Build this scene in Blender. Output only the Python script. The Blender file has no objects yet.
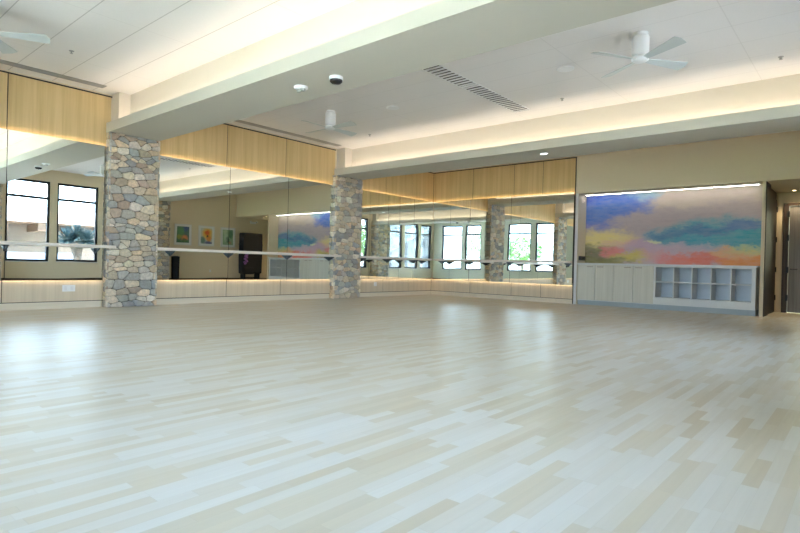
import bpy, bmesh, math, random
from mathutils import Vector, Matrix
R = random.Random(7)
PI = math.pi
C = bpy.context.scene.collection
W, D, H = 11.0, 14.5, 3.79          # room: x 0..W, y -D..0, ceiling height
SOF, LIP = 3.10, 3.27               # underside and top of the beam trays

# ------------------------------------------------------------------ materials
class NT:
    def __init__(s, name):
        s.m = bpy.data.materials.new(name); s.m.use_nodes = True
        s.t = s.m.node_tree; s.n = s.t.nodes; s.l = s.t.links
        s.b = s.n['Principled BSDF']; s.out = s.n['Material Output']
    def add(s, ty, **kw):
        nd = s.n.new(ty)
        for k, v in kw.items(): setattr(nd, k, v)
        return nd
    def put(s, sock, v):
        if isinstance(v, bpy.types.NodeSocket): s.l.new(v, sock)
        else: sock.default_value = v
    def math(s, op, a, b=0.0, c=0.0):
        nd = s.add('ShaderNodeMath', operation=op)
        s.put(nd.inputs[0], a); s.put(nd.inputs[1], b); s.put(nd.inputs[2], c)
        return nd.outputs[0]
    def coord(s, kind='Object'):
        return s.add('ShaderNodeTexCoord').outputs[kind]
    def sep(s, v):
        nd = s.add('ShaderNodeSeparateXYZ'); s.put(nd.inputs[0], v); return nd.outputs
    def comb(s, x, y, z):
        nd = s.add('ShaderNodeCombineXYZ')
        for i, q in enumerate((x, y, z)): s.put(nd.inputs[i], q)
        return nd.outputs[0]
    def noise(s, vec, scale=5, detail=3, rough=.5, out='Fac'):
        nd = s.add('ShaderNodeTexNoise'); s.put(nd.inputs['Vector'], vec)
        nd.inputs['Scale'].default_value = scale; nd.inputs['Detail'].default_value = detail
        nd.inputs['Roughness'].default_value = rough
        return nd.outputs[out]
    def mapping(s, vec, scale=(1,1,1), loc=(0,0,0)):
        nd = s.add('ShaderNodeMapping'); s.put(nd.inputs['Vector'], vec)
        nd.inputs['Scale'].default_value = scale; nd.inputs['Location'].default_value = loc
        return nd.outputs[0]
    def rng(s, v, a, b, c=0.0, d=1.0, smooth=False):
        nd = s.add('ShaderNodeMapRange'); s.put(nd.inputs[0], v)
        if smooth: nd.interpolation_type = 'SMOOTHSTEP'
        for i, q in enumerate((a, b, c, d)): nd.inputs[i+1].default_value = q
        return nd.outputs[0]
    def mix(s, f, a, b, blend='MIX'):
        nd = s.add('ShaderNodeMix', data_type='RGBA', blend_type=blend)
        s.put(nd.inputs[0], f)
        for i, q in ((6, a), (7, b)):
            if isinstance(q, tuple) and len(q) == 3: q = q + (1,)
            s.put(nd.inputs[i], q)
        return nd.outputs[2]
    def white(s, vec):
        nd = s.add('ShaderNodeTexWhiteNoise', noise_dimensions='3D'); s.put(nd.inputs['Vector'], vec)
        return nd.outputs['Value']
    def bump(s, h, strength=.3, dist=.01):
        nd = s.add('ShaderNodeBump'); s.put(nd.inputs['Height'], h)
        nd.inputs['Strength'].default_value = strength; nd.inputs['Distance'].default_value = dist
        s.l.new(nd.outputs[0], s.b.inputs['Normal'])
    def fin(s, col=None, rough=.5, metal=0, spec=None, coat=0, coat_rough=.1):
        if col is not None:
            if isinstance(col, tuple) and len(col) == 3: col = col + (1,)
            s.put(s.b.inputs['Base Color'], col)
        s.put(s.b.inputs['Roughness'], rough); s.b.inputs['Metallic'].default_value = metal
        if spec is not None: s.b.inputs['Specular IOR Level'].default_value = spec
        if coat: s.b.inputs['Coat Weight'].default_value = coat; s.b.inputs['Coat Roughness'].default_value = coat_rough
        return s.m

def paint(name, col, rough=.6, var=.03, metal=0, scale=14, bump=0.0):
    t = NT(name); v = t.coord()
    f = t.noise(v, scale, 3)
    d = tuple(c*(1-var) for c in col); u = tuple(min(1, c*(1+var)) for c in col)
    c = t.mix(f, d, u)
    if bump: t.bump(t.noise(v, scale*12, 2), .2, bump)
    return t.fin(c, rough, metal)

def wood(name, c1, c2, axis='z', rough=.45):
    t = NT(name); v = t.coord()
    sc = {'z': (38, 38, .9), 'y': (30, 1.0, 30), 'x': (1.0, 30, 30)}[axis]
    a = t.noise(t.mapping(v, sc), 1.0, 3, .55)
    b = t.noise(t.mapping(v, tuple(q*.22 for q in sc)), 1.0, 2)
    f = t.math('MULTIPLY', t.math('ADD', a, b), .5)
    c = t.mix(t.rng(f, .36, .64), c1, c2)
    return t.fin(c, rough)

def emit(name, col, strength):
    t = NT(name); t.fin((.8, .8, .8), .5)
    v = t.coord(); f = t.noise(v, 3, 1)
    t.put(t.b.inputs['Emission Color'], t.mix(t.math('MULTIPLY', f, .05), col, (1, 1, 1)))
    t.b.inputs['Emission Strength'].default_value = strength
    return t.m

WALL = paint('beige_paint', (.75, .655, .48), .7, .02, bump=.0006)
WALLG = paint('pale_sage_paint', (.68, .69, .58), .7, .02, bump=.0006)
BEAM = paint('sage_cream_paint', (.57, .54, .455), .65, .015)
CORE = paint('cove_lit_beam_paint', (.66, .605, .51), .65, .015)  # lighter beam paint, the cove LED glow is put into its colour
WHITE = paint('white_plastic', (.80, .81, .80), .4, .01)
TRIMW = paint('white_trim_paint', (.74, .73, .72), .45, .01)
BLACK = paint('black_metal', (.012, .014, .017), .4, .1)
DARKG = paint('dark_reveal', (.03, .022, .016), .7, .05)
GREYM = paint('grey_metal', (.42, .42, .40), .35, .02, metal=.7)
DKBROWN = wood('dark_brown_wood', (.035, .022, .015), (.07, .045, .03))
GREYDOOR = wood('grey_stained_wood', (.13, .125, .12), (.22, .21, .20))
PANEL = wood('honey_veneer', (.58, .405, .175), (.71, .52, .25))
BLKWOOD = wood('black_brown_wood', (.012, .010, .009), (.03, .024, .02))
LOWP = wood('light_veneer', (.60, .49, .34), (.70, .58, .42))
BASEW = wood('pale_base_veneer', (.66, .58, .45), (.74, .66, .53), 'y')
BARRE = wood('bleached_ash', (.72, .62, .52), (.80, .71, .62), 'y', .35)
CABW = wood('greige_laminate', (.60, .58, .49), (.70, .68, .59))
CABG = paint('pale_grey_laminate', (.72, .73, .71), .4, .015)
CABIN = paint('blue_grey_liner', (.66, .72, .78), .45, .02)
TOEK = paint('grey_toe_kick', (.40, .46, .49), .5, .02)
BRONZE = paint('bronze_pull', (.30, .22, .15), .35, .03, metal=.7)
BLKFAB = paint('black_fabric', (.014, .014, .017), .85, .25, scale=30)
PURPLE = paint('purple_print_cloth', (.25, .10, .30), .8, .9, scale=40)
FANW = paint('white_fan_enamel', (.74, .76, .75), .35, .01)
FANB = paint('grey_fan_blade', (.52, .56, .54), .4, .01)
LENS = paint('smoked_dome', (.01, .01, .012), .08, .1)
GROUT = paint('dark_mortar', (.10, .085, .065), .9, .2, scale=30)
LED_COVE = emit('cove_led', (1, .86, .76), 4.6)
LED_MIR = emit('mirror_led', (1, .76, .50), 4.8)
LED_ART = emit('art_led', (1, .96, .94), 9)
LED_WARM = emit('warm_led', (1, .72, .38), 6)
LAMPD = emit('downlight_lens', (.95, .98, 1), 1.2)

def ceiling_mat():
    t = NT('acoustic_ceiling_board'); x, y, z = t.sep(t.coord('Object'))
    def lines(v, off, per, w):
        q = t.math('FRACT', t.math('DIVIDE', t.math('SUBTRACT', v, off), per))
        q = t.math('ABSOLUTE', t.math('SUBTRACT', q, .5))
        return t.math('GREATER_THAN', q, .5 - w/per/2)
    ly = lines(y, -11.07, .615, .013)
    lx = lines(x, 3.3, 1.92, .012)
    base = t.mix(t.noise(t.coord('Object'), 60, 2), (.755, .735, .70), (.795, .775, .74))
    near = t.math('LESS_THAN', y, -9.2)
    k = t.math('ADD', t.math('MULTIPLY', near, .30), .14)
    f = t.math('ADD', t.math('MULTIPLY', ly, k), t.math('MULTIPLY', lx, .13))
    c = t.mix(f, base, (.22, .20, .17))
    return t.fin(c, .75)
CEIL = ceiling_mat()

def floor_mat():
    t = NT('pale_plank_floor'); x, y, z = t.sep(t.coord('Object'))
    pw = .062
    row = t.math('FLOOR', t.math('DIVIDE', x, pw))
    ro = t.white(t.comb(row, 3.7, 1.1))
    ln = t.math('ADD', t.math('MULTIPLY', t.white(t.comb(row, 9.1, 2.2)), .22), .38)
    yy = t.math('ADD', t.math('DIVIDE', y, ln), t.math('MULTIPLY', ro, 7.0))
    idx = t.math('FLOOR', yy)
    r1 = t.white(t.comb(row, idx, 0.5)); r2 = t.white(t.comb(row, idx, 8.5))
    g = t.noise(t.comb(t.math('ADD', t.math('MULTIPLY', x, 45), t.math('MULTIPLY', r1, 90)), t.math('MULTIPLY', y, 1.6), r2), 1.0, 4, .6)
    ramp = t.add('ShaderNodeValToRGB'); t.put(ramp.inputs[0], r1)
    e = ramp.color_ramp.elements
    e[0].position = 0; e[0].color = (.52, .43, .29, 1)
    e[1].position = 1; e[1].color = (.61, .575, .49, 1)
    for p, c in ((.14, (.54, .47, .34, 1)), (.28, (.56, .48, .34, 1)), (.6, (.58, .53, .43, 1))):
        q = e.new(p); q.color = c
    c = t.mix(t.rng(g, .3, .7, 0, .12), ramp.outputs[0], (.38, .33, .24))
    fx = t.math('ABSOLUTE', t.math('SUBTRACT', t.math('FRACT', t.math('DIVIDE', x, pw)), .5))
    fy = t.math('ABSOLUTE', t.math('SUBTRACT', t.math('FRACT', yy), .5))
    j = t.math('MAXIMUM', t.math('GREATER_THAN', fx, .487), t.math('GREATER_THAN', fy, .4975))
    c = t.mix(t.math('MULTIPLY', j, .22), c, (.36, .31, .23))
    t.bump(g, .05, .0006)
    return t.fin(c, t.rng(g, .3, .7, .30, .36), spec=.5)
FLOOR = floor_mat()

def mirror_mat():
    t = NT('mirror_silvering')
    n = t.noise(t.coord('Object'), .9, 1)
    t.bump(n, 1.0, .0011)
    return t.fin((.90, .945, .915), .0, 1.0)
MIRROR = mirror_mat()
def glass_mat():
    t = NT('clear_window_glass')
    tr = t.add('ShaderNodeBsdfTransparent'); tr.inputs[0].default_value = (.97, .975, .975, 1)
    gl = t.add('ShaderNodeBsdfGlossy'); gl.inputs['Roughness'].default_value = .01
    fr = t.add('ShaderNodeFresnel'); fr.inputs[0].default_value = 1.4
    n = t.noise(t.coord(), 2, 1)
    mx = t.add('ShaderNodeMixShader'); t.l.new(t.math('MULTIPLY', fr.outputs[0], t.rng(n, 0, 1, .9, 1)), mx.inputs[0])
    t.l.new(tr.outputs[0], mx.inputs[1]); t.l.new(gl.outputs[0], mx.inputs[2])
    t.l.new(mx.outputs[0], t.out.inputs[0]); return t.m
GLASS = glass_mat()
def stone_mat():
    t = NT('rubble_stone'); a = t.add('ShaderNodeVertexColor', layer_name='stone')
    v = t.coord()
    n = t.noise(v, 22, 5, .65); n2 = t.noise(v, 6, 3)
    c = t.mix(t.rng(n, .35, .68, .0, .45), a.outputs[0], (.22, .19, .16))
    c = t.mix(t.rng(n2, .5, .75, 0, .3), c, (.62, .55, .44))
    t.bump(n, .7, .012)
    return t.fin(c, .85)
STONE = stone_mat()

def art(name, base, blobs, su, sv, warp=.22, streak=.0, seed=0.0, tex=.12):
    """abstract painting: soft noise-warped patches over a base, coordinates 0..1 on the sheet"""
    t = NT(name); o = t.coord('Object'); x, y, z = t.sep(o)
    u = t.math('DIVIDE', x, su); v = t.math('DIVIDE', z, sv)
    asp = su/sv
    p = t.comb(t.math('MULTIPLY', u, asp), t.math('MULTIPLY', v, 1.7), seed)
    nc = t.noise(p, 2.2, 6, .62, 'Color'); nx, ny, nz = t.sep(nc)
    n2 = t.sep(t.noise(p, 11, 5, .7, 'Color'))
    uu = t.math('ADD', u, t.math('ADD', t.math('MULTIPLY', t.math('SUBTRACT', nx, .5), warp*1.3), t.math('MULTIPLY', t.math('SUBTRACT', n2[0], .5), warp*.35)))
    vv = t.math('ADD', v, t.math('ADD', t.math('MULTIPLY', t.math('SUBTRACT', ny, .5), warp*1.6), t.math('MULTIPLY', t.math('SUBTRACT', n2[1], .5), warp*.55)))
    c = base if len(base) == 4 else base + (1,)
    for cu, cv, ru, rv, col, k in blobs:
        d = t.math('ADD', t.math('POWER', t.math('ABSOLUTE', t.math('DIVIDE', t.math('SUBTRACT', uu, cu), ru)), 2.0),
                   t.math('POWER', t.math('ABSOLUTE', t.math('DIVIDE', t.math('SUBTRACT', vv, cv), rv)), 2.0))
        c = t.mix(t.rng(d, 1.7, .1, 0, k, True), c, col)
    fine = t.noise(t.comb(t.math('MULTIPLY', u, asp*7), t.math('MULTIPLY', v, 26), seed), 1.0, 6, .7)
    c = t.mix(t.rng(fine, .3, .7, 0, tex), c, (.85, .75, .72))
    c = t.mix(t.rng(fine, .55, .8, 0, tex), c, (.2, .16, .25))
    t.bump(fine, .2, .003)
    return t.fin(c, .6)

# ------------------------------------------------------------------ mesh tools
class MB:
    def __init__(s): s.v = []; s.f = []; s.sm = []; s.col = None
    def add(s, vs, fs, smooth=False):
        o = len(s.v); s.v += [tuple(q) for q in vs]
        for f in fs: s.f.append([i+o for i in f]); s.sm.append(smooth)
        return s
    def box(s, x0, x1, y0, y1, z0, z1, bev=0.0):
        if x0 > x1: x0, x1 = x1, x0
        if y0 > y1: y0, y1 = y1, y0
        if z0 > z1: z0, z1 = z1, z0
        if bev <= 0:
            vs = [(x, y, z) for z in (z0, z1) for y in (y0, y1) for x in (x0, x1)]
            return s.add(vs, [(0,2,3,1), (4,5,7,6), (0,1,5,4), (2,6,7,3), (0,4,6,2), (1,3,7,5)])
        bm = bmesh.new(); bmesh.ops.create_cube(bm, size=1)
        for v in bm.verts:
            v.co = Vector(((x0+x1)/2 + v.co.x*(x1-x0), (y0+y1)/2 + v.co.y*(y1-y0), (z0+z1)/2 + v.co.z*(z1-z0)))
        bmesh.ops.bevel(bm, geom=bm.edges[:], offset=bev, segments=2, affect='EDGES', profile=.6)
        return s.bm(bm)
    def bm(s, bm, smooth=False):
        bm.verts.index_update()
        s.add([v.co for v in bm.verts], [[v.index for v in f.verts] for f in bm.faces], smooth); bm.free(); return s
    def lathe(s, prof, c=(0, 0, 0), n=24, axis='z'):
        vs = []; fs = []
        for r, h in prof:
            for k in range(n):
                a = 2*PI*k/n; p = (r*math.cos(a), r*math.sin(a), h)
                if axis == 'y': p = (p[0], p[2], p[1])
                if axis == 'x': p = (p[2], p[0], p[1])
                vs.append((c[0]+p[0], c[1]+p[1], c[2]+p[2]))
        for j in range(len(prof)-1):
            for k in range(n):
                fs.append((j*n+k, j*n+(k+1) % n, (j+1)*n+(k+1) % n, (j+1)*n+k))
        o = len(prof)-1
        s.add(vs, fs, True)
        if prof[0][0] > 1e-4: s.add(vs[:n], [list(range(n))[::-1]])
        if prof[o][0] > 1e-4: s.add(vs[o*n:], [list(range(n))])
        return s
    def tube(s, a, b, r0, r1=None, n=8):
        a = Vector(a); b = Vector(b); r1 = r0 if r1 is None else r1
        d = (b-a).normalized(); u = d.orthogonal().normalized(); w = d.cross(u)
        vs = [a + (u*math.cos(2*PI*k/n) + w*math.sin(2*PI*k/n))*r0 for k in range(n)]
        vs += [b + (u*math.cos(2*PI*k/n) + w*math.sin(2*PI*k/n))*r1 for k in range(n)]
        s.add(vs, [(k, (k+1) % n, n+(k+1) % n, n+k) for k in range(n)], True)
        return s.add(vs, [list(range(n))[::-1], list(range(n, 2*n))])
    def prism(s, pts, axis, a, b):
        n = len(pts)
        def mk(p, q): return {'x': (q, p[0], p[1]), 'y': (p[0], q, p[1]), 'z': (p[0], p[1], q)}[axis]
        vs = [mk(p, a) for p in pts] + [mk(p, b) for p in pts]
        return s.add(vs, [list(range(n))[::-1], list(range(n, 2*n))] + [(k, (k+1) % n, n+(k+1) % n, n+k) for k in range(n)])
    def build(s, name, m, parent=None, loc=None, rz=0, kind=None):
        me = bpy.data.meshes.new(name)
        o0 = Vector(loc) if loc is not None else Vector((0, 0, 0))
        if loc is not None and parent is None: vs = [Vector(v)-o0 for v in s.v]
        else: vs = s.v
        me.from_pydata([tuple(v) for v in vs], [], s.f)
        me.polygons.foreach_set('use_smooth', s.sm)
        if s.col:
            ca = me.color_attributes.new('stone', 'FLOAT_COLOR', 'CORNER'); i = 0
            for p, c in zip(me.polygons, s.col):
                for _ in p.vertices: ca.data[i].color = c + (1,); i += 1
        bm = bmesh.new(); bm.from_mesh(me)
        if not s.col: bmesh.ops.recalc_face_normals(bm, faces=bm.faces)
        bm.to_mesh(me); bm.free(); me.update()
        me.materials.append(m)
        o = bpy.data.objects.new(name, me); C.objects.link(o)
        if parent is not None: o.parent = parent
        elif loc is not None: o.location = o0
        if kind: o['kind'] = kind
        return o
def tag(o, label, cat, group=None):
    o['label'] = label; o['category'] = cat
    if group: o['group'] = group
    return o
def thing(name, label, cat, loc=(0, 0, 0), group=None, rz=0):
    o = bpy.data.objects.new(name, None); C.objects.link(o); o.location = loc; o.rotation_euler = (0, 0, rz)
    o.empty_display_size = .1
    return tag(o, label, cat, group)
def struct(name, m, *boxes):
    b = MB()
    for q in boxes: b.box(*q)
    return b.build(name, m, kind='structure')

# ------------------------------------------------------------------ the shell
HW = 2.82                                       # header height over alcove and hallway
HE = 2.10                                       # end wall of the hallway
AX0, AX1, AY = 4.665, 8.60, .50                 # mural alcove
struct('floor', FLOOR, (0, W, -D, HE, -.12, 0))
struct('ceiling', CEIL, (-.3, W+.3, -D-.3, .15, H, H+.25))
struct('wall_left', WALL, (-.25, 0, -D, .2, 0, H))
struct('wall_back', WALL, (0, 4.575, 0, .2, 0, H), (4.575, W, 0, .16, HW, H), (4.575, AX0, 0, .66, 0, HW),
       (AX0, AX1, AY, .66, 0, HW), (AX1, 8.66, .02, .66, 0, HW))
struct('trim_1', TRIMW, (4.59, AX0-.005, -.012, 0, 0, HW-.0))
struct('trim_8', BLKWOOD, (8.66, 8.675, .07, .66, 0, HW))
struct('ceiling_hallway', WALL, (AX0, W, .16, HE+.2, HW, HW+.15))
struct('wall_hallway_end', WALL, (8.5, 8.76, HE, HE+.15, 0, HW), (8.76, 9.80, HE, HE+.15, 2.56, HW),
       (9.80, 10.0, HE, HE+.15, 0, HW), (10.0, 10.95, HE, HE+.15, 2.4, HW), (10.95, W, HE, HE+.15, 0, HW))
struct('wall_hallway_left', DKBROWN, (8.5, 8.61, .66, HE, 0, HW))

zb, zt = .70, 3.40; MZT = 2.79
WIN_W = [(-8.45, -7.20), (-6.98, -5.66), (-5.44, -4.36), (-11.40, -10.12), (-12.92, -11.65), (-14.25, -13.15)]
WIN_D = [(2.5, 3.95), (4.22, 5.70), (5.95, 7.2), (7.48, 8.62), (8.85, 10.35)]
def holes(lo, hi, wins):
    segs = []; p = lo
    for a, b in sorted(wins):
        segs.append((p, a, 0, H)); segs.append((a, b, 0, zb)); segs.append((a, b, zt, H)); p = b
    segs.append((p, hi, 0, H)); return segs
b = MB()
for a, c, z0, z1 in holes(-D-.25, HE+.2, WIN_W): b.box(W, W+.22, a, c, z0, z1)
b.build('wall_right', WALL, kind='structure')
b = MB()
for a, c, z0, z1 in holes(0, W, WIN_D): b.box(a, c, -D-.22, -D, z0, z1)
b.build('wall_front', WALLG, kind='structure')

def window(n, a, c, side):
    fr = MB(); t = .07; dep = (.06, .15)
    def bx(p0, p1, z0, z1, mb=fr, d0=dep[0], d1=dep[1]):
        if side == 'W': mb.box(W+d0, W+d1, p0, p1, z0, z1)
        else: mb.box(p0, p1, -D-d1, -D-d0, z0, z1)
    bx(a, a+t, zb, zt); bx(c-t, c, zb, zt); bx(a+t, c-t, zb, zb+t); bx(a+t, c-t, zt-t, zt)
    bx(a+t, c-t, 2.81, 2.89)
    f = fr.build('window_%d' % n, BLACK, kind='structure')
    g = MB(); bx(a+t, c-t, zb+t, 2.82, g, .10, .108); g.build('window_pane', GLASS, f)
    g = MB(); bx(a+t, c-t, 2.87, zt-t, g, .10, .108); g.build('window_pane', GLASS, f)
    s = MB()
    if side == 'W': s.box(W-.02, W+.06, a-.0, c, zb-.03, zb)
    else: s.box(a, c, -D-.06, -D+.02, zb-.03, zb)
    s.build('window_sill', TRIMW, f)
n = 1
for a, c in WIN_W: window(n, a, c, 'W'); n += 1
for a, c in WIN_D: window(n, a, c, 'D'); n += 1

# baseboards and black reveals
struct('baseboard_left', BASEW, (0, .02, -D, -9.62, 0, .112), (0, .02, -8.68, -4.24, 0, .112), (0, .02, -3.27, 0, 0, .112))
struct('baseboard_back', BASEW, (.02, 4.575, -.02, 0, 0, .112))
struct('baseboard_right', DKBROWN, (W-.02, W, -8.64, -4.17, 0, .13), (W-.02, W, -3.25, HE, 0, .13), (W-.02, W, -D, -9.62, 0, .13))
struct('baseboard_front', DKBROWN, (0.02, W-.02, -D, -D+.02, 0, .13))
struct('trim_2', DARKG, (0, .012, -D, -9.56, .112, .124), (0, .012, -8.68, -4.2, .112, .124), (0, .012, -3.28, -.012, .112, .124),
       (0, .014, -D, -9.5, 3.735, 3.762), (0, .014, -8.72, -4.11, 3.735, 3.762), (0, .014, -3.28, -.014, 3.735, 3.762))
struct('trim_3', DARKG, (.012, 4.575, -.012, 0, .112, .124), (.014, 4.59, -.014, 0, 3.735, 3.762), (4.572, 4.59, -.03, -.012, .0, 3.735))

struct('trim_7', DARKG, (0, .004, -D, -9.53, MZT, 3.735), (0, .004, -8.70, -4.13, MZT, 3.735), (0, .004, -3.27, -.0, MZT, 3.735), (.004, 4.57, -.004, 0, MZT, 3.735),
       (0, .004, -D, -9.61, .124, .53), (0, .004, -8.69, -4.22, .124, .53), (0, .004, -3.27, -.0, .124, .53), (.004, 4.57, -.004, 0, .124, .53))
# ------------------------------------------------------------------ beams with lit trays
def beam(name, y0, y1, side_back):
    b = MB()
    b.box(0, W, y0, y1, SOF, SOF+.05)                        # soffit
    b.box(0, W, y0, y0+.035, SOF+.05, LIP); b.box(0, W, y1-.035, y1, SOF+.05, LIP)
    o = b.build(name, BEAM, kind='structure')
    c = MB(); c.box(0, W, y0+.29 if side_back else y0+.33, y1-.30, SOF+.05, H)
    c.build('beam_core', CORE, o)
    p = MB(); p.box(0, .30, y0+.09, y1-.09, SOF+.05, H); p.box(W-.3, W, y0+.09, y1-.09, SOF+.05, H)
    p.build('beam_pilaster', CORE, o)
    s = MB(); s.box(.35, W-.35, y0+.14, y0+.165, SOF+.051, SOF+.10); s.build('led_strip', LED_COVE, o)
    s = MB(); s.box(.35, W-.35, y1-.165, y1-.14, SOF+.051, SOF+.10); s.build('led_strip', LED_COVE, o)
    return o
beam('trim_4', -9.60, -8.70, True)
beam('trim_5', -4.15, -3.27, False)

# ------------------------------------------------------------------ stone pillars
PAL = [(.36, .36, .35), (.46, .45, .42), (.57, .51, .40), (.64, .56, .43), (.52, .45, .35), (.29, .30, .32),
       (.68, .61, .50), (.46, .46, .45), (.44, .35, .28), (.60, .57, .52), (.36, .39, .42), (.62, .50, .36), (.72, .68, .62)]
def cells(w, h, rr):
    seeds = []; z = 0
    while z < h:
        rh = rr.choice((.06, .08, .10, .12, .15, .18))*rr.uniform(.9, 1.1); x = rr.uniform(-.14, 0)
        while x < w+.05:
            cw = rr.uniform(.09, .17)+rh*rr.uniform(.2, 1.0)
            seeds.append((x+cw/2+rr.uniform(-.02, .02), z+rh/2+rr.uniform(-.045, .045))); x += cw
        z += rh
    out = []; k = 1.75
    for i, (sx, sz) in enumerate(seeds):
        poly = [(0, 0), (w, 0), (w, h), (0, h)]
        for j, (tx, tz) in enumerate(seeds):
            if i == j or abs(tx-sx) > .75 or abs(tz-sz) > .5: continue
            nx, nz = (tx-sx), (tz-sz)*k*k; L = math.hypot(nx, nz)
            if L < 1e-6: continue
            cc = nx*(sx+tx)/2 + nz*(sz+tz)/2 - L*.0032
            q = []
            for a in range(len(poly)):
                p0, p1 = poly[a], poly[(a+1) % len(poly)]
                d0 = nx*p0[0]+nz*p0[1]-cc; d1 = nx*p1[0]+nz*p1[1]-cc
                if d0 <= 0: q.append(p0)
                if (d0 < 0) != (d1 < 0):
                    t = d0/(d0-d1); q.append((p0[0]+(p1[0]-p0[0])*t, p0[1]+(p1[1]-p0[1])*t))
            poly = q
            if len(poly) < 3: break
        if len(poly) < 3: continue
        ar = abs(sum(poly[a][0]*poly[(a+1) % len(poly)][1]-poly[(a+1) % len(poly)][0]*poly[a][1] for a in range(len(poly))))/2
        if ar < .0012: continue
        q = []
        for a in range(len(poly)):      # soften corners
            p0, p1 = poly[a], poly[(a+1) % len(poly)]
            q.append((p0[0]*.86+p1[0]*.14, p0[1]*.86+p1[1]*.14)); q.append((p0[0]*.14+p1[0]*.86, p0[1]*.14+p1[1]*.86))
        out.append(q)
    return out
def pillar(x0, x1, y0, y1, faces, seed, label):
    rr = random.Random(seed); g = .035
    t = thing('stone_pillar', label, 'pillar', ((x0+x1)/2, (y0+y1)/2, 0), 'rubble stone pillars under the beams')
    cx, cy = (x0+x1)/2, (y0+y1)/2
    core = MB(); core.box(x0-cx+g*(x0 > .1), x1-cx-g*(x1 < W-.1), y0-cy+g, y1-cy-g, 0, SOF-.002); core.build('mortar_core', GROUT, t)
    m = MB(); m.col = []
    for fc in faces:
        if fc in ('+x', '-x'): wdt = y1-y0
        else: wdt = x1-x0
        for poly in cells(wdt, SOF-.004, rr):
            dep = rr.uniform(.022, .04); col = rr.choice(PAL); br = rr.uniform(1.0, 1.4)
            col = tuple(min(1, c*br*q*rr.uniform(.97, 1.03)) for c, q in zip(col, (1.07, 1.0, .90)))
            mx = sum(p[0] for p in poly)/len(poly); mz = sum(p[1] for p in poly)/len(poly)
            tilt = rr.uniform(-.006, .006)
            rings = []
            for sc, dd in ((1, 0), (1, dep*.62), (.93, dep*.93), (.72, dep)):
                ring = []
                for px, pz in poly:
                    u = mx+(px-mx)*sc; w_ = mz+(pz-mz)*sc
                    q = dd - g + tilt*(pz-mz)/.1*(dd > 0)
                    P = {'+x': (x1+q, y0+u, w_), '-x': (x0-q, y0+u, w_), '-y': (x0+u, y0-q, w_), '+y': (x0+u, y1+q, w_)}[fc]
                    ring.append((P[0]-cx, P[1]-cy, P[2]))
                rings.append(ring)
            nn = len(poly); vs = [p for r_ in rings for p in r_]; fs = []
            flip = fc in ('+y', '-x')
            for j in range(3):
                for k in range(nn):
                    f = (j*nn+k, j*nn+(k+1) % nn, (j+1)*nn+(k+1) % nn, (j+1)*nn+k)
                    fs.append(f[::-1] if flip else f)
            top = list(range(3*nn, 4*nn)); fs.append(top[::-1] if flip else top)
            m.add(vs, fs, True); m.col += [col]*len(fs)
    m.build('stone_facing', STONE, t)
    return t
pillar(0, .17, -9.60, -8.69, ('+x', '-y', '+y'), 3, 'rubble stone pillar left of the middle mirrors, nearest stone pillar')
pillar(0, .17, -4.21, -3.27, ('+x', '-y', '+y'), 11, 'rubble stone pillar between the middle mirrors and the mirrored corner')
pillar(10.38, W, -9.60, -8.69, ('-x', '-y', '+y'), 5, 'rubble stone pillar by the windows, a sliver at the far left mirror edge')
pillar(10.38, W, -4.15, -3.27, ('-x', '-y', '+y'), 8, 'rubble stone pillar reflected beside the three framed prints')

# ------------------------------------------------------------------ mirrors, veneer panels
MZ0, MZ1 = .477, 2.85
def span_L(y0, y1, z0, z1, xa, xb): return (xa, xb, y0, y1, z0, z1)
def panels(kind, edges, wall, labels):
    for i in range(len(edges)-1):
        a, c = sorted((edges[i], edges[i+1])); lab = labels[i]; q = .004
        if kind == 'mirror': z0, z1, d0, d1, m, nm, cat = MZ0, MZ1, .052, .060, MIRROR, 'wall_mirror', 'mirror'
        elif kind == 'upper': z0, z1, d0, d1, m, nm, cat = MZ1-.06, 3.735, .005, .014, PANEL, 'upper_wood_panel', 'wall panel'
        else: z0, z1, d0, d1, m, nm, cat = .124, MZ0+.05, .005, .014, LOWP, 'lower_wood_panel', 'wall panel'
        q = .005 if kind == 'mirror' else .007
        mid = (a+c)/2
        if wall == 'L': loc = (0, mid, z0); bx = (d0, d1, a+q, c-q, z0, z1)
        else: loc = (mid, 0, z0); bx = (a+q, c-q, -d1, -d0, z0, z1)
        mb = MB(); mb.box(*bx)
        if kind == 'mirror':
            t = thing(nm, lab, cat, loc, 'dance studio wall mirrors')
            off = Vector(loc)
            mb.v = [tuple(Vector(v)-off) for v in mb.v]; mb.build('mirror_glass', m, t)
            bk = MB()
            if wall == 'L': bk.box(.012, .0515, a+.0, c-.0, z0+.06, z1-.07)
            else: bk.box(a+.0, c-.0, -.0515, -.012, z0+.06, z1-.07)
            bk.v = [tuple(Vector(v)-off) for v in bk.v]; bk.build('backing_board', DARKG, t)
            for e0, e1 in ((a-.001, a+.012), (c-.012, c+.001)):
                jb = MB()
                if wall == 'L': jb.box(.0455, .0515, e0, e1, z0+.001, z1-.001)
                else: jb.box(e0, e1, -.0515, -.0455, z0+.001, z1-.001)
                jb.v = [tuple(Vector(v)-off) for v in jb.v]; jb.build('edge_strip', DARKG, t)
            for zz in (z0+.035, z1-.04):
                ld = MB()
                if wall == 'L': ld.box(.030, .042, a+.01, c-.01, zz, zz+.012)
                else: ld.box(a+.01, c-.01, -.042, -.030, zz, zz+.012)
                ld.v = [tuple(Vector(v)-off) for v in ld.v]; ld.build('led_strip', LED_MIR, t)
        else:
            o = mb.build(nm, m, None, loc); tag(o, lab, cat, 'veneer wall panels')
wh = ['in the bay left of the nearest stone pillar', 'at the far left edge, cut by the frame']
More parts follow.
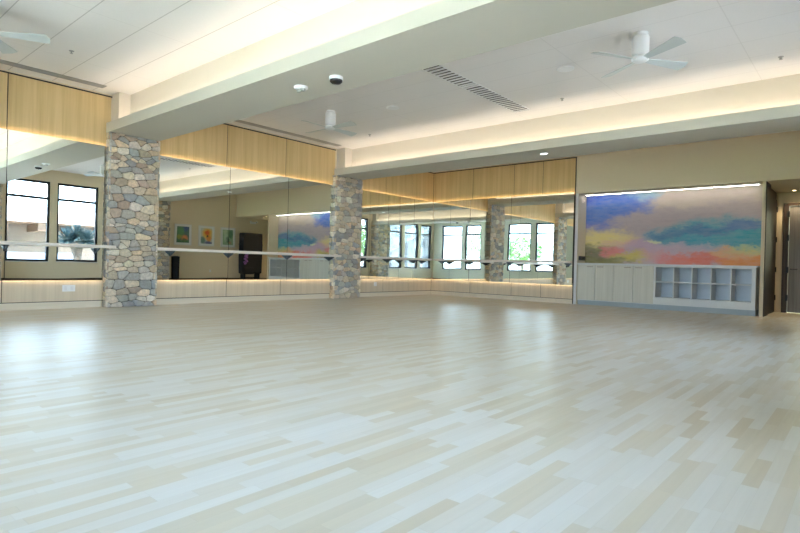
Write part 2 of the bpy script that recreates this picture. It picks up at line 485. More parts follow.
panels('mirror', [-9.62, -11.07, -12.60, -14.2], 'L', ['wide wall mirror reflecting the palm outside, '+wh[0], 'wall mirror strip '+wh[1], 'wall mirror nearest the front wall, outside the frame'])
panels('upper', [-9.52, -11.07, -12.60, -14.45], 'L', ['honey veneer panel above the mirror reflecting the palm', 'honey veneer panel '+wh[1]+', above the mirror strip', 'honey veneer panel nearest the front wall, outside the frame'])
panels('lower', [-9.60, -11.09, -12.60, -14.45], 'L', ['pale veneer panel with a double outlet under the palm reflection', 'pale low veneer panel sliver '+wh[1], 'pale low veneer panel nearest the front wall'])
panels('mirror', [-4.16, -5.60, -7.13, -8.66], 'L', ['wall mirror reflecting the mural, left of the second stone pillar', 'wall mirror reflecting the tall black covered rack, middle of three', 'wall mirror reflecting two framed prints, right of the nearest stone pillar'])
panels('upper', [-4.12, -5.66, -7.19, -8.70], 'L', ['honey veneer panel above the mirror that reflects the mural', 'honey veneer panel above the mirror that reflects the black rack', 'honey veneer panel above the mirror that reflects the framed prints'])
panels('lower', [-4.21, -5.73, -7.13, -8.69], 'L', ['pale low veneer panel ending at the second stone pillar', 'pale low veneer panel, middle of the three between the stone pillars', 'pale low veneer panel starting right of the nearest stone pillar'])
panels('mirror', [-.065, -.98, -2.12, -3.27], 'L', ['narrow wall mirror ending in the room corner', 'wall mirror, second from the corner on the pillar side', 'wall mirror just right of the second stone pillar'])
panels('upper', [-.012, -1.04, -2.18, -3.27], 'L', ['honey veneer panel ending in the corner, on the pillar wall', 'honey veneer panel, second from the corner on the pillar wall', 'honey veneer panel just right of the second stone pillar'])
panels('lower', [-.012, -1.09, -2.22, -3.27], 'L', ['pale low veneer panel ending in the corner, on the pillar wall', 'pale low veneer panel, second from the corner on the pillar wall', 'pale low veneer panel with a white outlet right of the second pillar'])
panels('mirror', [.065, 1.42, 2.77, 4.57], 'B', ['back wall mirror starting at the room corner', 'back wall mirror reflecting a stone pillar, middle of three', 'widest back wall mirror, beside the mural alcove'])
panels('upper', [.012, 1.46, 2.81, 3.67, 4.572], 'B', ['honey veneer panel on the back wall starting at the corner', 'honey veneer panel on the back wall, second from the corner', 'honey veneer panel on the back wall, third from the corner', 'honey veneer panel on the back wall nearest the mural'])
panels('lower', [.012, 1.44, 2.80, 3.68, 4.57], 'B', ['pale low veneer panel on the back wall starting at the corner', 'pale low veneer panel on the back wall, second from the corner', 'pale low veneer panel on the back wall, third from the corner', 'pale low veneer panel on the back wall touching the white trim'])

# ------------------------------------------------------------------ ballet barres
def barre(a, c, wall, brs, label):
    mid = (a+c)/2
    t = thing('ballet_barre', label, 'ballet barre', (0, mid, 1.04) if wall == 'L' else (mid, 0, 1.04), 'barres along the mirrors')
    r = MB()
    if wall == 'L': r.box(.20, .245, a-mid, c-mid, 0, .056, .012)
    else: r.box(a-mid, c-mid, -.245, -.20, 0, .056, .012)
    r.build('rail', BARRE, t)
    for p in brs:
        k = MB(); pts = [(.062, -.085), (.075, -.095), (.235, -.022), (.245, -.001), (.062, -.001)]
        if wall == 'L':
            k.prism(pts, 'y', p-mid-.008, p-mid+.008)
            k.box(.0605, .068, p-mid-.022, p-mid+.022, -.10, -.001)
        else:
            k.prism([(-q[0], q[1]) for q in pts], 'x', p-mid-.008, p-mid+.008)
            k.box(p-mid-.022, p-mid+.022, -.068, -.0605, -.10, -.001)
        k.build('bracket', BLACK, t)
barre(-14.2, -9.47, 'L', (-9.75, -11.07, -12.6, -14.0), 'pale wooden barre crossing the mirror with the palm reflection, left of the pillars')
barre(-8.74, -4.04, 'L', (-8.4, -7.13, -5.60, -4.3), 'pale wooden barre between the two stone pillars')
barre(-3.36, -.30, 'L', (-3.15, -2.12, -.98), 'pale wooden barre from the second stone pillar to the corner')
barre(.26, 4.56, 'B', (.45, 1.42, 2.77, 4.45), 'pale wooden barre along the back wall mirrors')

# ------------------------------------------------------------------ alcove cabinets
CZ = 1.055
def slab(name, m, parent, *bx, bev=0):
    b = MB()
    for q in bx: b.box(*q, bev)
    return b.build(name, m, parent)
def cabinet(x0, x1, label):
    w = x1-x0; t = thing('base_cabinet', label, 'cabinet', (x0, 0, 0), 'wood grain base cabinets under the mural')
    slab('carcass', CABG, t, (0, w, .03, AY-.01, .115, 1.015))
    slab('toe_kick', TOEK, t, (0, w, .07, AY-.01, 0, .115))
    for i in range(2):
        a = i*w/2+.004; c = (i+1)*w/2-.004
        d = slab('door', CABW, t, (a, c, .008, .03, .13, 1.01))
        hx = (c-.20, c-.05) if i == 0 else (a+.05, a+.20)
        slab('door_pull', BRONZE, d, (hx[0], hx[1], -.012, .008, .955, .968))
cabinet(4.675, 5.58, 'two-door wood grain base cabinet nearest the mirrors')
cabinet(5.58, 6.51, 'two-door wood grain base cabinet beside the open cubbies')
X0, X1 = 6.51, 8.53
t = thing('cubby_unit', 'open pale grey cubby unit with two rows of five, under the mural', 'storage unit', (X0, 0, 0))
w = X1-X0
slab('side_panel', CABG, t, (0, .045, .01, AY-.01, .12, 1.015)); slab('side_panel', CABG, t, (w-.075, w, .01, AY-.01, .12, 1.015))
slab('top_rail', CABG, t, (.045, w-.075, .01, AY-.02, .985, 1.015))
slab('bottom_rail', CABG, t, (.045, w-.075, .01, AY-.02, .12, .285))
slab('back_panel', CABIN, t, (.045, w-.075, AY-.03, AY-.012, .285, .985))
slab('toe_kick', TOEK, t, (0, w, .05, AY-.01, 0, .12))
slab('shelf', CABG, t, (.045, w-.075, .015, AY-.03, .632, .655))
iw = (w-.12-.0)/5
for i in range(1, 5):
    xx = .045+i*iw
    slab('divider', CABG, t, (xx-.011, xx+.011, .012, AY-.03, .285, .632), (xx-.011, xx+.011, .012, AY-.03, .655, .985))
o = MB().box(4.672, 8.56, -.015, AY-.004, 1.0155, CZ, .004).build('countertop', paint('off_white_counter', (.70, .71, .70), .3, .02), None, (6.6, 0, 1.0155))
tag(o, 'long pale countertop over the cabinets and cubbies', 'countertop')

# ------------------------------------------------------------------ the mural
MW, MH = AX1-AX0-.006, HW-CZ-.025
mur = art('mural_paint', (.56, .45, .44), [
    (.75, .95, .60, .26, (.60, .50, .42), .9), (.45, .62, .35, .2, (.42, .36, .40), .7), (.70, .70, .4, .12, (.44, .36, .40), .6),
    (.03, .95, .26, .42, (.02, .11, .66), 1), (.20, .86, .24, .18, (.05, .17, .66), .95), (.08, .74, .16, .14, (.06, .19, .62), .9), (.36, .97, .10, .10, (.30, .55, .68), .7),
    (.62, .38, .24, .15, (.03, .33, .48), 1), (.82, .42, .30, .20, (.04, .36, .48), 1), (.95, .36, .16, .22, (.05, .36, .44), .95), (.48, .40, .09, .05, (.04, .22, .42), .95), (.68, .46, .2, .06, (.05, .16, .40), .7), (.92, .52, .12, .07, (.10, .16, .46), .7),
    (.10, .36, .20, .16, (.85, .70, .26), 1), (.22, .30, .1, .08, (.80, .50, .38), .7), (.04, .12, .16, .16, (.16, .15, .04), .95), (.17, .17, .07, .07, (.80, .22, .20), .9), (.30, .09, .14, .09, (.62, .52, .08), .9), (.12, .02, .14, .07, (.20, .20, .03), .9),
    (.45, .10, .13, .12, (.66, .36, .44), .8), (.34, .25, .14, .10, (.58, .38, .56), .7), (.43, .315, .05, .03, (.85, .85, .50), .8), (.62, .20, .2, .08, (.58, .45, .55), .7),
    (.72, .06, .26, .10, (.76, .16, .10), .95), (.95, .04, .16, .10, (.80, .30, .05), .95), (.86, .16, .12, .06, (.80, .42, .14), .8), (.97, .20, .10, .06, (.62, .62, .20), .7)],
    MW, MH, warp=.26, seed=4.2, tex=.22)
b = MB().box(0, MW, -.012, 0, 0, MH)
o = b.build('mural', mur, None); o.location = (AX0+.003, AY-.001, CZ+.004)
tag(o, 'wide abstract mural of blue, teal and coral clouds above the counter', 'mural')
t = thing('picture_light_bar', 'slim linear light bar along the top of the mural', 'light', (6.6, .30, HW), None)
slab('housing', WHITE, t, (-1.9, 1.92, -.02, .05, -.022, -.0005)); slab('light_strip', LED_ART, t, (-1.88, 1.90, .012, .026, -.026, -.0221))

# control box on the alcove return
t = thing('volume_control_box', 'small black control box on the white return beside the mural', 'control box', (AX0, .24, 1.17))
slab('back_box', BLACK, t, (.0005, .05, -.16, .16, -.05, .06), bev=.004); slab('front_knob', BLACK, t, (.05, .07, -.02, .05, -.03, .03), bev=.004)

# ------------------------------------------------------------------ hallway doors
d = MB().box(8.612, 8.65, .72, 1.9, .01, 2.62).build('door_1', BLKWOOD, None, kind='structure')
for z in (.35, 1.0, 1.7, 2.4): slab('door_hinge', BLACK, d, (8.65, 8.668, 1.86, 1.93, z-.06, z+.06))
fr = MB()
fr.box(8.76, 8.87, HE-.03, HE+.12, 0, 2.56).box(9.72, 9.80, HE-.03, HE+.12, 0, 2.56).box(8.87, 9.72, HE-.03, HE+.12, 2.50, 2.56)
f = fr.build('door_2', DKBROWN, None, kind='structure')
for z in (.35, 1.0, 1.75, 2.3): slab('door_hinge', BLACK, f, (8.84, 8.885, HE-.05, HE-.03, z-.07, z+.07))
lf = MB().box(8.88, 8.98, HE+.0, HE+.05, .01, 2.49).box(9.60, 9.71, HE, HE+.05, .01, 2.49).box(8.98, 9.6, HE, HE+.05, .01, 1.0).box(8.98, 9.13, HE, HE+.05, 1.0, 2.36).box(8.98, 9.6, HE, HE+.05, 2.36, 2.49)
lfo = lf.build('door_leaf', GREYDOOR, f)
slab('door_glass', GLASS, lfo, (9.13, 9.60, HE+.02, HE+.03, 1.0, 2.36))
hb = MB().tube((8.93, HE-.05, 1.02), (9.06, HE-.05, 1.02), .012).tube((8.93, HE-.05, 1.02), (8.93, HE+.0, 1.02), .014)
hb.build('door_handle', BLACK, lfo)
d = MB().box(10.01, 10.94, HE+.03, HE+.08, .01, 2.39).build('door_3', DKBROWN, None, kind='structure')
MB().tube((10.1, HE-.03, 1.0), (10.2, HE-.03, 1.0), .012).tube((10.1, HE-.03, 1.0), (10.1, HE+.03, 1.0), .012).build('door_handle', BLACK, d)
struct('wall_room_beyond', WALLG, (8.4, 11.2, 4.2, 4.3, 0, 3), (8.4, 8.5, HE+.15, 4.2, 0, 3), (11.1, 11.2, HE+.15, 4.2, 0, 3), (8.4, 11.2, HE+.15, 4.2, 2.9, 3), (8.4, 11.2, HE+.0, 4.2, -.12, -.0))
LA = bpy.data.lights.new('room_lamp', 'AREA'); LA.energy = 45; LA.size = 1.2; LA.color = (.95, 1, .9)
lo = bpy.data.objects.new('room_lamp', LA); C.objects.link(lo); lo.location = (9.6, 3.3, 2.85)
# hallway downlights
def downlight(x, y, z, label, grp, r=.06, m=LAMPD):
    t = thing('recessed_downlight', label, 'light', (x, y, z), grp)
    MB().lathe([(r*.8, -.001), (r*.82, -.006), (r, -.006), (r*1.05, -.001)], n=28).build('trim_ring', WHITE, t)
    MB().lathe([(r*.8, -.001), (r*.8, -.003)], n=28).build('lens', m, t)
    return t
for x, y, l in ((9.35, .42, 'hallway downlight nearest the mural wall'), (8.98, 1.82, 'hallway downlight in front of the grey door'), (10.2, .9, 'hallway downlight near the tall black rack')):
    downlight(x, y, HW, l, 'small hallway downlights', .05, LED_WARM)
    L_ = bpy.data.lights.new('hall_lamp', 'SPOT'); L_.energy = 14; L_.spot_size = 1.9; L_.spot_blend = .6; L_.color = (1, .76, .45); L_.shadow_soft_size = .04
    q = bpy.data.objects.new('hall_lamp', L_); C.objects.link(q); q.location = (x, y, HW-.03)
# ------------------------------------------------------------------ ceiling things
def fan(x, y, rot, label):
    t = thing('ceiling_fan', label, 'ceiling fan', (x, y, H), 'white ceiling fans', rot)
    MB().lathe([(.085, -.0005), (.085, -.03), (.055, -.035), (.05, -.05)], n=32).build('canopy', FANW, t)
    MB().lathe([(.05, -.03), (.098, -.05), (.10, -.08), (.10, -.25), (.088, -.27), (.06, -.28)], n=32).build('motor_housing', FANW, t)
    MB().lathe([(.06, -.275), (.075, -.285), (.10, -.30), (.10, -.33), (.07, -.35), (.0, -.355)], n=32).build('hub', FANW, t)
    for k in range(4):
        a = k*PI/2; bm = bmesh.new()
        out = []
        for (u, w_) in ((.07, .03), (.16, .042), (.64, .082)):
            out.append((u, w_))
        pts = [(u, w_) for u, w_ in out] + [(.665, -.01)] + [(u, -w_) for u, w_ in out[::-1]]
        vs = []
        for zz in (-.004, .004):
            for u, v in pts:
                z = -.325 + zz - v*math.tan(.24)
                vs.append((u*math.cos(a)-v*math.sin(a), u*math.sin(a)+v*math.cos(a), z))
        n_ = len(pts)
        bl = MB().add(vs, [list(range(n_))[::-1], list(range(n_, 2*n_))]+[(i, (i+1) % n_, n_+(i+1) % n_, n_+i) for i in range(n_)])
        bl.build('blade', FANB, t)
        bm.free()
fan(2.46, -6.50, math.radians(0), 'white four-blade ceiling fan over the middle mirrors, farther of the two whole fans')
fan(8.17, -6.58, math.radians(57), 'large-looking white four-blade ceiling fan at upper right, nearest the camera')
fan(2.50, -11.89, math.radians(55), 'white ceiling fan cut by the left edge, blades only')

def grille(x0, x1, y0, y1, label, name, nsl, along, cat='air vent', grp='ceiling air vents'):
    cx, cy = (x0+x1)/2, (y0+y1)/2
    t = thing(name, label, cat, (cx, cy, H), grp)
    a, c, e, g_ = x0-cx, x1-cx, y0-cy, y1-cy
    f = .007
    slab('frame', GREYM if nsl < 6 else WHITE, t, (a, a+f, e, g_, -.008, -.0005), (c-f, c, e, g_, -.008, -.0005), (a+f, c-f, e, e+f, -.008, -.0005), (a+f, c-f, g_-f, g_, -.008, -.0005))
    slab('backing', DARKG if nsl > 5 else GREYM, t, (a+f, c-f, e+f, g_-f, -.002, -.0005))
    b = MB()
    if along == 'y':
        for i in range(nsl):
            xx = a+f+(c-a-2*f)*(i+.5)/nsl; b.box(xx-.004, xx+.004, e+f, g_-f, -.009, -.002)
    else:
        for i in range(nsl):
            yy = e+f+(g_-e-2*f)*(i+.5)/nsl; b.box(a+f, c-f, yy-.024, yy+.024, -.009, -.0021)
    b.build('slats', GREYM if nsl < 6 else TRIMW, t)
grille(5.26, 5.57, -7.60, -6.21, 'grey louvred ceiling grille, the half nearer the camera', 'air_grille', 14, 'x')
grille(5.26, 5.57, -6.17, -4.42, 'grey louvred ceiling grille, the half nearer the second beam', 'air_grille', 17, 'x')
grille(.30, .48, -13.9, -9.78, 'long grey slot diffuser above the left mirrors', 'slot_diffuser', 3, 'y')
grille(.25, .42, -8.6, -4.30, 'long grey slot diffuser between the two beams', 'slot_diffuser', 3, 'y')

def sprinkler(x, y, z, label):
    t = thing('ceiling_sprinkler', label, 'sprinkler', (x, y, z), 'pendant fire sprinklers')
    MB().lathe([(.035, -.0005), (.03, -.008), (.012, -.012)], n=16).build('escutcheon', GREYM, t)
    b = MB().tube((0, 0, -.01), (0, 0, -.035), .009); b.lathe([(.022, -.035), (.022, -.039)], n=12); b.tube((.012, 0, -.012), (.012, 0, -.035), .004, n=5).tube((-.012, 0, -.012), (-.012, 0, -.035), .004, n=5)
    b.build('spray_head', GREYM, t)
sprinkler(1.73, -10.74, H, 'small sprinkler on the ceiling over the left mirrors')
sprinkler(1.77, -4.71, H, 'small sprinkler on the ceiling right of the farther fan')
sprinkler(9.39, -4.72, H, 'small sprinkler at the upper right of the ceiling')
sprinkler(6.31, -4.70, H, 'small sprinkler left of the nearer fan, close to the second beam')
sprinkler(6.29, -7.40, H, 'small sprinkler right beside the nearer beam edge')
def speaker(x, y, label):
    t = thing('ceiling_speaker', label, 'speaker', (x, y, H), 'round flush ceiling speakers')
    MB().lathe([(.125, -.0005), (.125, -.008), (.11, -.010)], n=36).build('rim', WHITE, t)
    MB().lathe([(.11, -.006), (.0, -.008)], n=36).build('perforated_grille', paint('speaker_mesh', (.55, .55, .52), .6, .05, scale=120), t)
speaker(6.94, -5.99, 'round white ceiling speaker left of the nearer fan')
speaker(3.59, -5.98, 'round white ceiling speaker right of the farther fan')
t = thing('ceiling_emergency_light', 'white round twin-head emergency light on the nearer beam', 'light', (4.86, -9.14, SOF))
MB().lathe([(.088, -.0005), (.088, -.02), (.07, -.032), (0, -.036)], n=32).build('base', WHITE, t)
for s in (-1, 1): MB().lathe([(.03, -.03), (.034, -.05), (.028, -.062)], (s*.038, 0, 0), n=16).build('lamp_head', GREYM, t)
t = thing('ceiling_camera', 'white rimmed security camera with dark dome on the nearer beam', 'camera', (5.49, -9.12, SOF))
MB().lathe([(.082, -.0005), (.084, -.032), (.078, -.038)], n=32).build('base', WHITE, t)
MB().lathe([(.076, -.036), (.074, -.06), (.05, -.08), (0, -.088)], n=32).build('dome', LENS, t)
downlight(5.53, -3.75, SOF, 'lit round downlight on the second beam', 'downlights under the beams', .085)

# outlets
def outlet(loc, wall, w_, label):
    t = thing('wall_outlet', label, 'outlet', loc, 'white wall outlets')
    if wall == 'L':
        slab('cover_plate', WHITE, t, (.0, .006, -w_, w_, -.055, .055), bev=.002)
        for s in ((-1, 1) if w_ > .06 else (0,)): slab('socket', TRIMW, t, (.006, .009, s*w_*.5-.02, s*w_*.5+.02, -.035, .035))
    else:
        slab('cover_plate', WHITE, t, (-.006, .0, -w_, w_, -.055, .055), bev=.002)
        slab('socket', TRIMW, t, (-.009, -.006, -.02, .02, -.035, .035))
outlet((.0145, -10.14, .34), 'L', .10, 'double white outlet low on the panel under the palm reflection')
outlet((.0145, -2.54, .34), 'L', .055, 'single white outlet low on the panel right of the second pillar')
outlet((W-.0005, -1.2, .42), 'W', .04, 'single white outlet on the beige wall under the framed prints')

# ------------------------------------------------------------------ right wall things seen in the mirrors
def framed(y0, y1, z0, z1, mat, label):
    w_ = y1-y0; h_ = z1-z0
    t = thing('framed_print', label, 'framed picture', (W, y1, z0), 'framed prints on the beige wall', PI/2*3)
    # local x runs along -y of the room, local -y faces... rotate so that local +x = room -y
    f = .035
    slab('frame', TRIMW, t, (0, f, -.03, -.001, 0, h_), (w_-f, w_, -.03, -.001, 0, h_), (f, w_-f, -.03, -.001, 0, f), (f, w_-f, -.03, -.001, h_-f, h_))
    slab('mat_board', WHITE, t, (f, w_-f, -.012, -.001, f, h_-f))
    b = MB().box(0, w_-.2, -.003, 0, 0, h_-.2); o = b.build('print', mat, t); o.location = (.1, -.013, .1)
pw_, ph_ = .52, .68
A1 = art('print_green_garden', (.10, .22, .16), [(.3, .8, .3, .2, (.05, .12, .35), .9), (.7, .7, .3, .3, (.12, .35, .15), .9), (.35, .28, .28, .2, (.85, .30, .12), 1), (.75, .35, .2, .15, (.35, .40, .08), .9), (.5, .08, .5, .12, (.05, .18, .06), .9)], pw_, ph_, .3, seed=1.1, tex=.1)
A2 = art('print_orange_flower', (.62, .66, .60), [(.42, .62, .45, .36, (.90, .55, .06), 1), (.42, .66, .22, .18, (.80, .14, .03), 1), (.30, .32, .22, .2, (.85, .30, .05), .9), (.42, .45, .08, .06, (.04, .03, .02), 1), (.8, .2, .22, .22, (.10, .22, .16), .9), (.3, .06, .35, .12, (.04, .07, .25), .9)], pw_, ph_, .2, seed=2.3, tex=.08)
A3 = art('print_pale_foliage', (.30, .48, .28), [(.2, .7, .2, .3, (.07, .25, .12), .9), (.7, .5, .2, .3, (.55, .72, .55), .8), (.5, .25, .15, .25, (.06, .16, .10), .9), (.8, .85, .2, .15, (.60, .70, .45), .8), (.3, .15, .2, .1, (.55, .25, .15), .7)], pw_, ph_, .35, seed=5.7, tex=.12)
framed(-2.80, -2.08, 1.47, 2.32, A1, 'white framed print of a green garden, nearest the reflected stone pillar')
framed(-1.76, -1.04, 1.47, 2.32, A2, 'white framed print of an orange flower, middle of the three')
framed(-.74, -.02, 1.47, 2.32, A3, 'white framed print of pale green foliage, crossed by a mirror joint')
t = thing('waste_bin', 'tall black cylindrical bin beside the reflected stone pillar', 'bin', (10.62, -2.90, 0))
MB().lathe([(.14, .0), (.15, .01), (.15, .95), (.155, .96), (.155, 1.0), (.13, 1.005)], n=32).build('body', BLKFAB, t)
MB().lathe([(.12, 1.003), (.11, 1.02), (0, 1.025)], n=32).build('lid', BLACK, t)
t = thing('covered_rack', 'tall black fabric-covered rack on casters beside the hallway, seen in the mirror', 'rack', (10.62, .54, 0))
b = MB().box(-.17, .17, -.50, .50, .34, 2.12, .05).box(-.19, .19, -.44, .10, .32, .62, .04); b.build('fabric_cover', BLKFAB, t)
b = MB().box(-.16, .16, -.40, -.34, .08, .36).box(-.16, .16, .34, .40, .08, .36).box(-.02, .02, -.35, .35, .16, .2); b.build('frame', BLACK, t)
for sx in (-1, 1):
    for sy in (-.37, .37): MB().lathe([(.0, -.012), (.038, -.012), (.038, .012), (0, .012)], (sx*.13, sy, .038), n=16, axis='y').build('caster', BLACK, t)
MB().tube((0, -.50, 1.62), (0, -.60, 1.62), .018).tube((0, .50, 1.62), (0, .62, 1.62), .018).build('side_knob', BLACK, t)
b = MB(); rr = random.Random(4)
for k in range(14):
    yy = .14+rr.uniform(-.07, .07); zz = .78+k*.032
    b.lathe([(0, -.04), (.05, -.02), (.05, .02), (0, .04)], (10.365+rr.uniform(-.012, .008), yy, zz), n=8)
o = b.build('hanging_scarf', PURPLE, None, (10.365, .14, 1.2)); tag(o, 'purple patterned scarf hanging on the left side of the black rack', 'scarf')
t = thing('exit_light', 'small white twin-head emergency light on the beige wall over the black rack', 'light', (W, .85, 2.62))
slab('housing', WHITE, t, (-.05, -.0005, -.15, .15, -.05, .05), bev=.01)
for s in (-1, 1): MB().lathe([(.0, -.10), (.045, -.09), (.035, -.04)], (0, s*.17, .04), n=16, axis='x').build('lamp_head', WHITE, t)

# ------------------------------------------------------------------ outdoors
GROUND = NT('pale_paving'); _v = GROUND.coord(); GROUND = GROUND.fin(GROUND.mix(GROUND.noise(_v, 1.2, 5), (.60, .56, .50), (.70, .66, .60)), .9)
LAWN = NT('lawn_green'); _v = LAWN.coord(); LAWN = LAWN.fin(LAWN.mix(LAWN.noise(_v, 3, 6), (.12, .26, .05), (.26, .42, .10)), .9)
TAUPE = paint('taupe_stucco', (.24, .20, .16), .85, .05)
STUCCO = paint('white_stucco', (.78, .76, .72), .85, .03)
ROOFW = paint('white_roofing', (.80, .80, .80), .8, .03)
BLUEW = paint('shadow_blue_stucco', (.17, .22, .27), .85, .04)  # blue-grey colour stands in for the shadow on the low wall
EAVE = wood('brown_eave_timber', (.12, .07, .04), (.20, .13, .08), 'x')
HILL = NT('hazy_hill'); _v = HILL.coord(); HILL = HILL.fin(HILL.mix(HILL.noise(_v, .05, 6), (.25, .30, .33), (.38, .38, .34)), 1)
BARK = paint('shaggy_bark', (.10, .08, .06), .9, .3, scale=12)
YUC = paint('blue_green_blade', (.02, .055, .06), .5, .3, scale=4)
LEAF = paint('fresh_leaf', (.09, .18, .05), .7, .35, scale=3)
struct('ground', GROUND, (W+.25, 60, -70, 40, -.25, -.13), (-40, W+.25, -22, -D-.25, -.25, -.13))
o = MB().box(-40, W+.25, -70, -22, -.25, -.12).build('lawn', LAWN); o['kind'] = 'structure'
b = MB()
for hx, hy, hr, hh in ((-30, -170, 60, 17), (35, -180, 70, 24), (100, -150, 60, 15), (-100, -130, 60, 14), (130, -60, 50, 12)):
    n_ = 28; vs = [(hx, hy, hh)]; fs = []; rr = random.Random(int(hx)+500)
    for j in range(1, 7):
        for k in range(n_):
            a = 2*PI*k/n_; q = j/6*hr*(1+.12*rr.uniform(-1, 1)); vs.append((hx+q*math.cos(a), hy+q*math.sin(a)*.5, hh*(.5+.5*math.cos(PI*j/6))*(1+.1*rr.uniform(-1, 1))-1))
    for k in range(n_): fs.append((0, 1+k, 1+(k+1) % n_))
    for j in range(5):
        for k in range(n_): fs.append((1+j*n_+k, 1+(j+1)*n_+k, 1+(j+1)*n_+(k+1) % n_, 1+j*n_+(k+1) % n_))
    b.add(vs, fs, True)
b.build('hills', HILL, kind='structure')
struct('sky_block_eaves', WHITE, (W+.22, W+1.1, -D-1.1, HE+.3, 3.62, 3.80), (-.3, W+.22, -D-1.1, -D-.22, 3.62, 3.80))   # eaves added to block steep sky light at the windows
# neighbouring low building
t = thing('low_building', 'low white stucco building with projecting eave beams, seen through mirrored windows', 'building', (18.5, -3.5, 0))
slab('wall', TAUPE, t, (0, 6, -6.5, 9.0, -.13, 2.26)); slab('roof', ROOFW, t, (-1.6, 7, -7.3, 9.8, 2.33, 2.80)); slab('eave_board', EAVE, t, (-1.5, 6.5, -7.0, 9.5, 2.265, 2.325))
for k in range(12): slab('eave_beam', EAVE, t, (-1.5, 0.0, -6.4+k*1.35, -6.1+k*1.35, 1.95, 2.264))
slab('parapet', STUCCO, t, (1.5, 6, -5, 8, 2.80, 3.30))
o = MB().box(16.4, 16.6, -9.5, -4.6, -.13, 1.02).build('garden_wall', BLUEW, None, (16.5, -7, -.13)); tag(o, 'low garden wall painted shadow blue in front of the white building', 'garden wall')
# yucca tree
t = thing('yucca_tree', 'spiky blue-green yucca tree outside, reflected in the left mirror', 'tree', (14.2, -5.25, -.13))
b = MB(); b.tube((0, 0, 0), (.02, .02, 1.0), .17, .14, 12).tube((.02, .02, 1.0), (0, .12, 1.5), .14, .12, 10).tube((.02, .02, 1.0), (.05, -.15, 1.5), .13, .10, 10); b.build('trunk', BARK, t)
b = MB(); rr = random.Random(12)
for cx, cy, cz in ((0, .34, 1.68), (.05, -.34, 1.70), (0, 0.0, 1.88)):
    for k in range(150):
        th = rr.uniform(0, 2*PI); ph = rr.uniform(-.7, 1.45); d = Vector((math.cos(th)*math.cos(ph), math.sin(th)*math.cos(ph), math.sin(ph)))
        L_ = rr.uniform(.42, .62); s = d.cross(Vector((0, 0, 1)));
        s = (s.normalized() if s.length > .01 else Vector((1, 0, 0)))*.022
        c0 = Vector((cx, cy, cz)); u = d.cross(s).normalized()*.006
        p = [c0+d*.05-s, c0+d*.05+s, c0+d*L_*.5+s*1.2, c0+d*L_-Vector((0, 0, .03)), c0+d*L_*.5-s*1.2]
        vs = p+[q+u for q in p]
        b.add(vs, [(0, 1, 2, 3, 4), (9, 8, 7, 6, 5), (0, 5, 6, 1), (1, 6, 7, 2), (2, 7, 8, 3), (3, 8, 9, 4), (4, 9, 5, 0)])
b.build('leaf_rosettes', YUC, t)
def tree(x, y, h, r, seed, label):
    rr = random.Random(seed); t = thing('leafy_tree', label, 'tree', (x, y, -.13), 'trees outside the windows')
    b = MB(); b.tube((0, 0, 0), (.05, 0, h*.5), .13, .08, 9)
    for k in range(5):
        a = k*1.3; b.tube((.05, 0, h*.42), (math.cos(a)*r*.5, math.sin(a)*r*.5, h*.7), .06, .025, 6)
    b.build('trunk', BARK, t)
    b = MB()
    for k in range(1500):
        d = Vector((rr.gauss(0, 1), rr.gauss(0, 1), rr.gauss(0, 1))).normalized()*rr.uniform(.55, 1)
        lump = 1+.22*math.sin(d.x*5+seed)*math.cos(d.y*4+seed)
        c0 = Vector((d.x*r*lump, d.y*r*lump, h*.68+d.z*h*.33*lump)); s = rr.uniform(.06, .13)
        u = Vector((rr.gauss(0, 1), rr.gauss(0, 1), rr.gauss(0, 1))).normalized(); v = u.orthogonal().normalized()
        n_ = u.cross(v)*.01
        b.add([c0+u*s, c0+v*s*.5, c0-u*s, c0-v*s*.5, c0+n_], [(0, 1, 4), (1, 2, 4), (2, 3, 4), (3, 0, 4), (3, 2, 1, 0)])
    b.build('foliage', LEAF, t)
tree(17.5, -13.5, 3.6, 1.4, 1, 'leafy green tree outside the side windows, nearer the room')
tree(21.0, -18.5, 4.4, 1.8, 2, 'taller leafy tree farther out beyond the side windows')
tree(9.5, -23.5, 3.4, 1.5, 3, 'green tree outside the front windows, nearest the lawn edge')
tree(6.8, -30.0, 3.4, 1.7, 4, 'rounder green tree out on the lawn')
tree(15.0, -27.0, 4.2, 1.9, 5, 'broad green tree at the corner of the lawn')
def car(x, y, rz, m, label):
    t = thing('parked_car', label, 'car', (x, y, -.13), 'cars parked beyond the lawn', rz)
    pts = [(-2.1, .35), (-2.1, .85), (-1.75, .95), (-1.2, 1.42), (.5, 1.45), (1.15, .98), (2.0, .86), (2.15, .6), (2.1, .35)]
    MB().prism(pts, 'y', -.85, .85).build('body', m, t)
    MB().prism([(-1.55, .98), (-1.12, 1.36), (.45, 1.38), (.95, 1.0)], 'y', -.86, .86).build('windows', LENS, t)
    for wx in (-1.35, 1.35):
        for wy in (-.8, .8): MB().lathe([(0, -.1), (.33, -.1), (.33, .1), (0, .1)], (wx, wy, .33), n=20, axis='y').build('wheel', BLKFAB, t)
car(2.8, -30.5, .15, paint('red_car_paint', (.55, .05, .03), .3, .02), 'red car parked beyond the lawn, reflected in the back wall mirror')

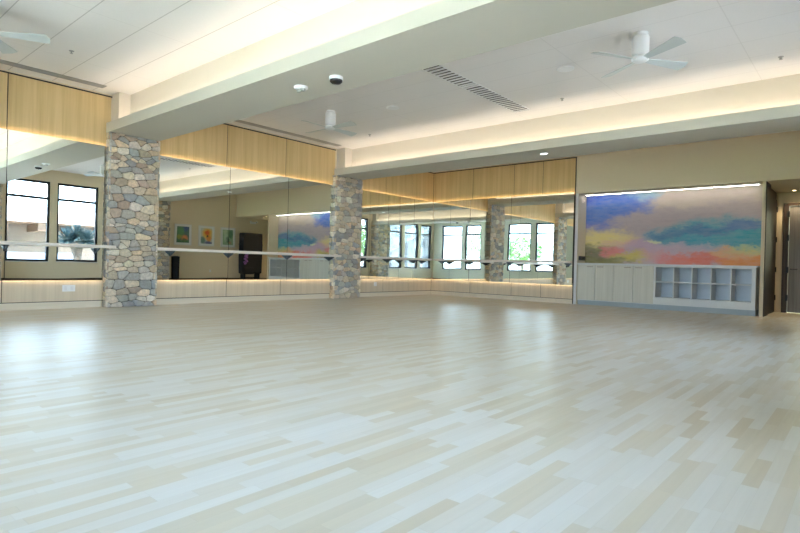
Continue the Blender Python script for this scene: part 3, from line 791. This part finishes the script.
# ------------------------------------------------------------------ light
w = bpy.data.worlds.new('sky'); bpy.context.scene.world = w; w.use_nodes = True
nt = w.node_tree; bg = nt.nodes['Background']
tc = nt.nodes.new('ShaderNodeTexCoord'); sp = nt.nodes.new('ShaderNodeSeparateXYZ'); nt.links.new(tc.outputs['Generated'], sp.inputs[0])
rp = nt.nodes.new('ShaderNodeValToRGB'); nt.links.new(sp.outputs[2], rp.inputs[0])
rp.color_ramp.elements[0].position = .0; rp.color_ramp.elements[0].color = (.62, .82, 1, 1)
rp.color_ramp.elements[1].position = .8; rp.color_ramp.elements[1].color = (.30, .54, 1, 1)
nt.links.new(rp.outputs[0], bg.inputs[0]); bg.inputs[1].default_value = 5.5
S = bpy.data.lights.new('sun', 'SUN'); S.energy = 16; S.angle = .009; S.color = (1, .97, .92)
so = bpy.data.objects.new('sun', S); C.objects.link(so); so.rotation_euler = Vector((.30, -.26, -.92)).to_track_quat('-Z', 'Y').to_euler()
def portal(loc, sx, sy, d):
    L_ = bpy.data.lights.new('window_portal', 'AREA'); L_.shape = 'RECTANGLE'; L_.size = sx; L_.size_y = sy; L_.cycles.is_portal = True
    o = bpy.data.objects.new('window_portal', L_); C.objects.link(o); o.location = loc; o.rotation_euler = Vector(d).to_track_quat('-Z', 'Y').to_euler()
for a, c in WIN_W: portal((W+.17, (a+c)/2, (zb+zt)/2), c-a, zt-zb, (-1, 0, 0))
for a, c in WIN_D: portal(((a+c)/2, -D-.17, (zb+zt)/2), c-a, zt-zb, (0, 1, 0))

# ------------------------------------------------------------------ camera
cam = bpy.data.cameras.new('camera'); co = bpy.data.objects.new('camera', cam); C.objects.link(co)
Rv = Vector((.7571377, .6527462, .0257847)); Uv = Vector((-.0212135, -.0148825, .9996642)); Fv = Vector((-.6529108, .7574304, -.0025789))
M = Matrix((Rv, Uv, -Fv)).transposed().to_4x4(); M.translation = Vector((10.382, -13.5415, .88)); co.matrix_world = M
cam.sensor_width = 36; cam.lens = 36*548.78/800; cam.clip_start = .02; cam.clip_end = 600
sc = bpy.context.scene; sc.camera = co
sc.view_settings.view_transform = 'Standard'; sc.view_settings.look = 'None'; sc.view_settings.gamma = 1
sc.view_settings.use_curve_mapping = False; sc.view_settings.exposure = 1.4
sc.cycles.max_bounces = 14; sc.cycles.diffuse_bounces = 6; sc.cycles.glossy_bounces = 10; sc.cycles.transparent_max_bounces = 16
sc.cycles.transmission_bounces = 6; sc.cycles.use_denoising = True; sc.cycles.sample_clamp_indirect = 6
sc.cycles.caustics_reflective = True; sc.cycles.caustics_refractive = False; sc.cycles.blur_glossy = .5
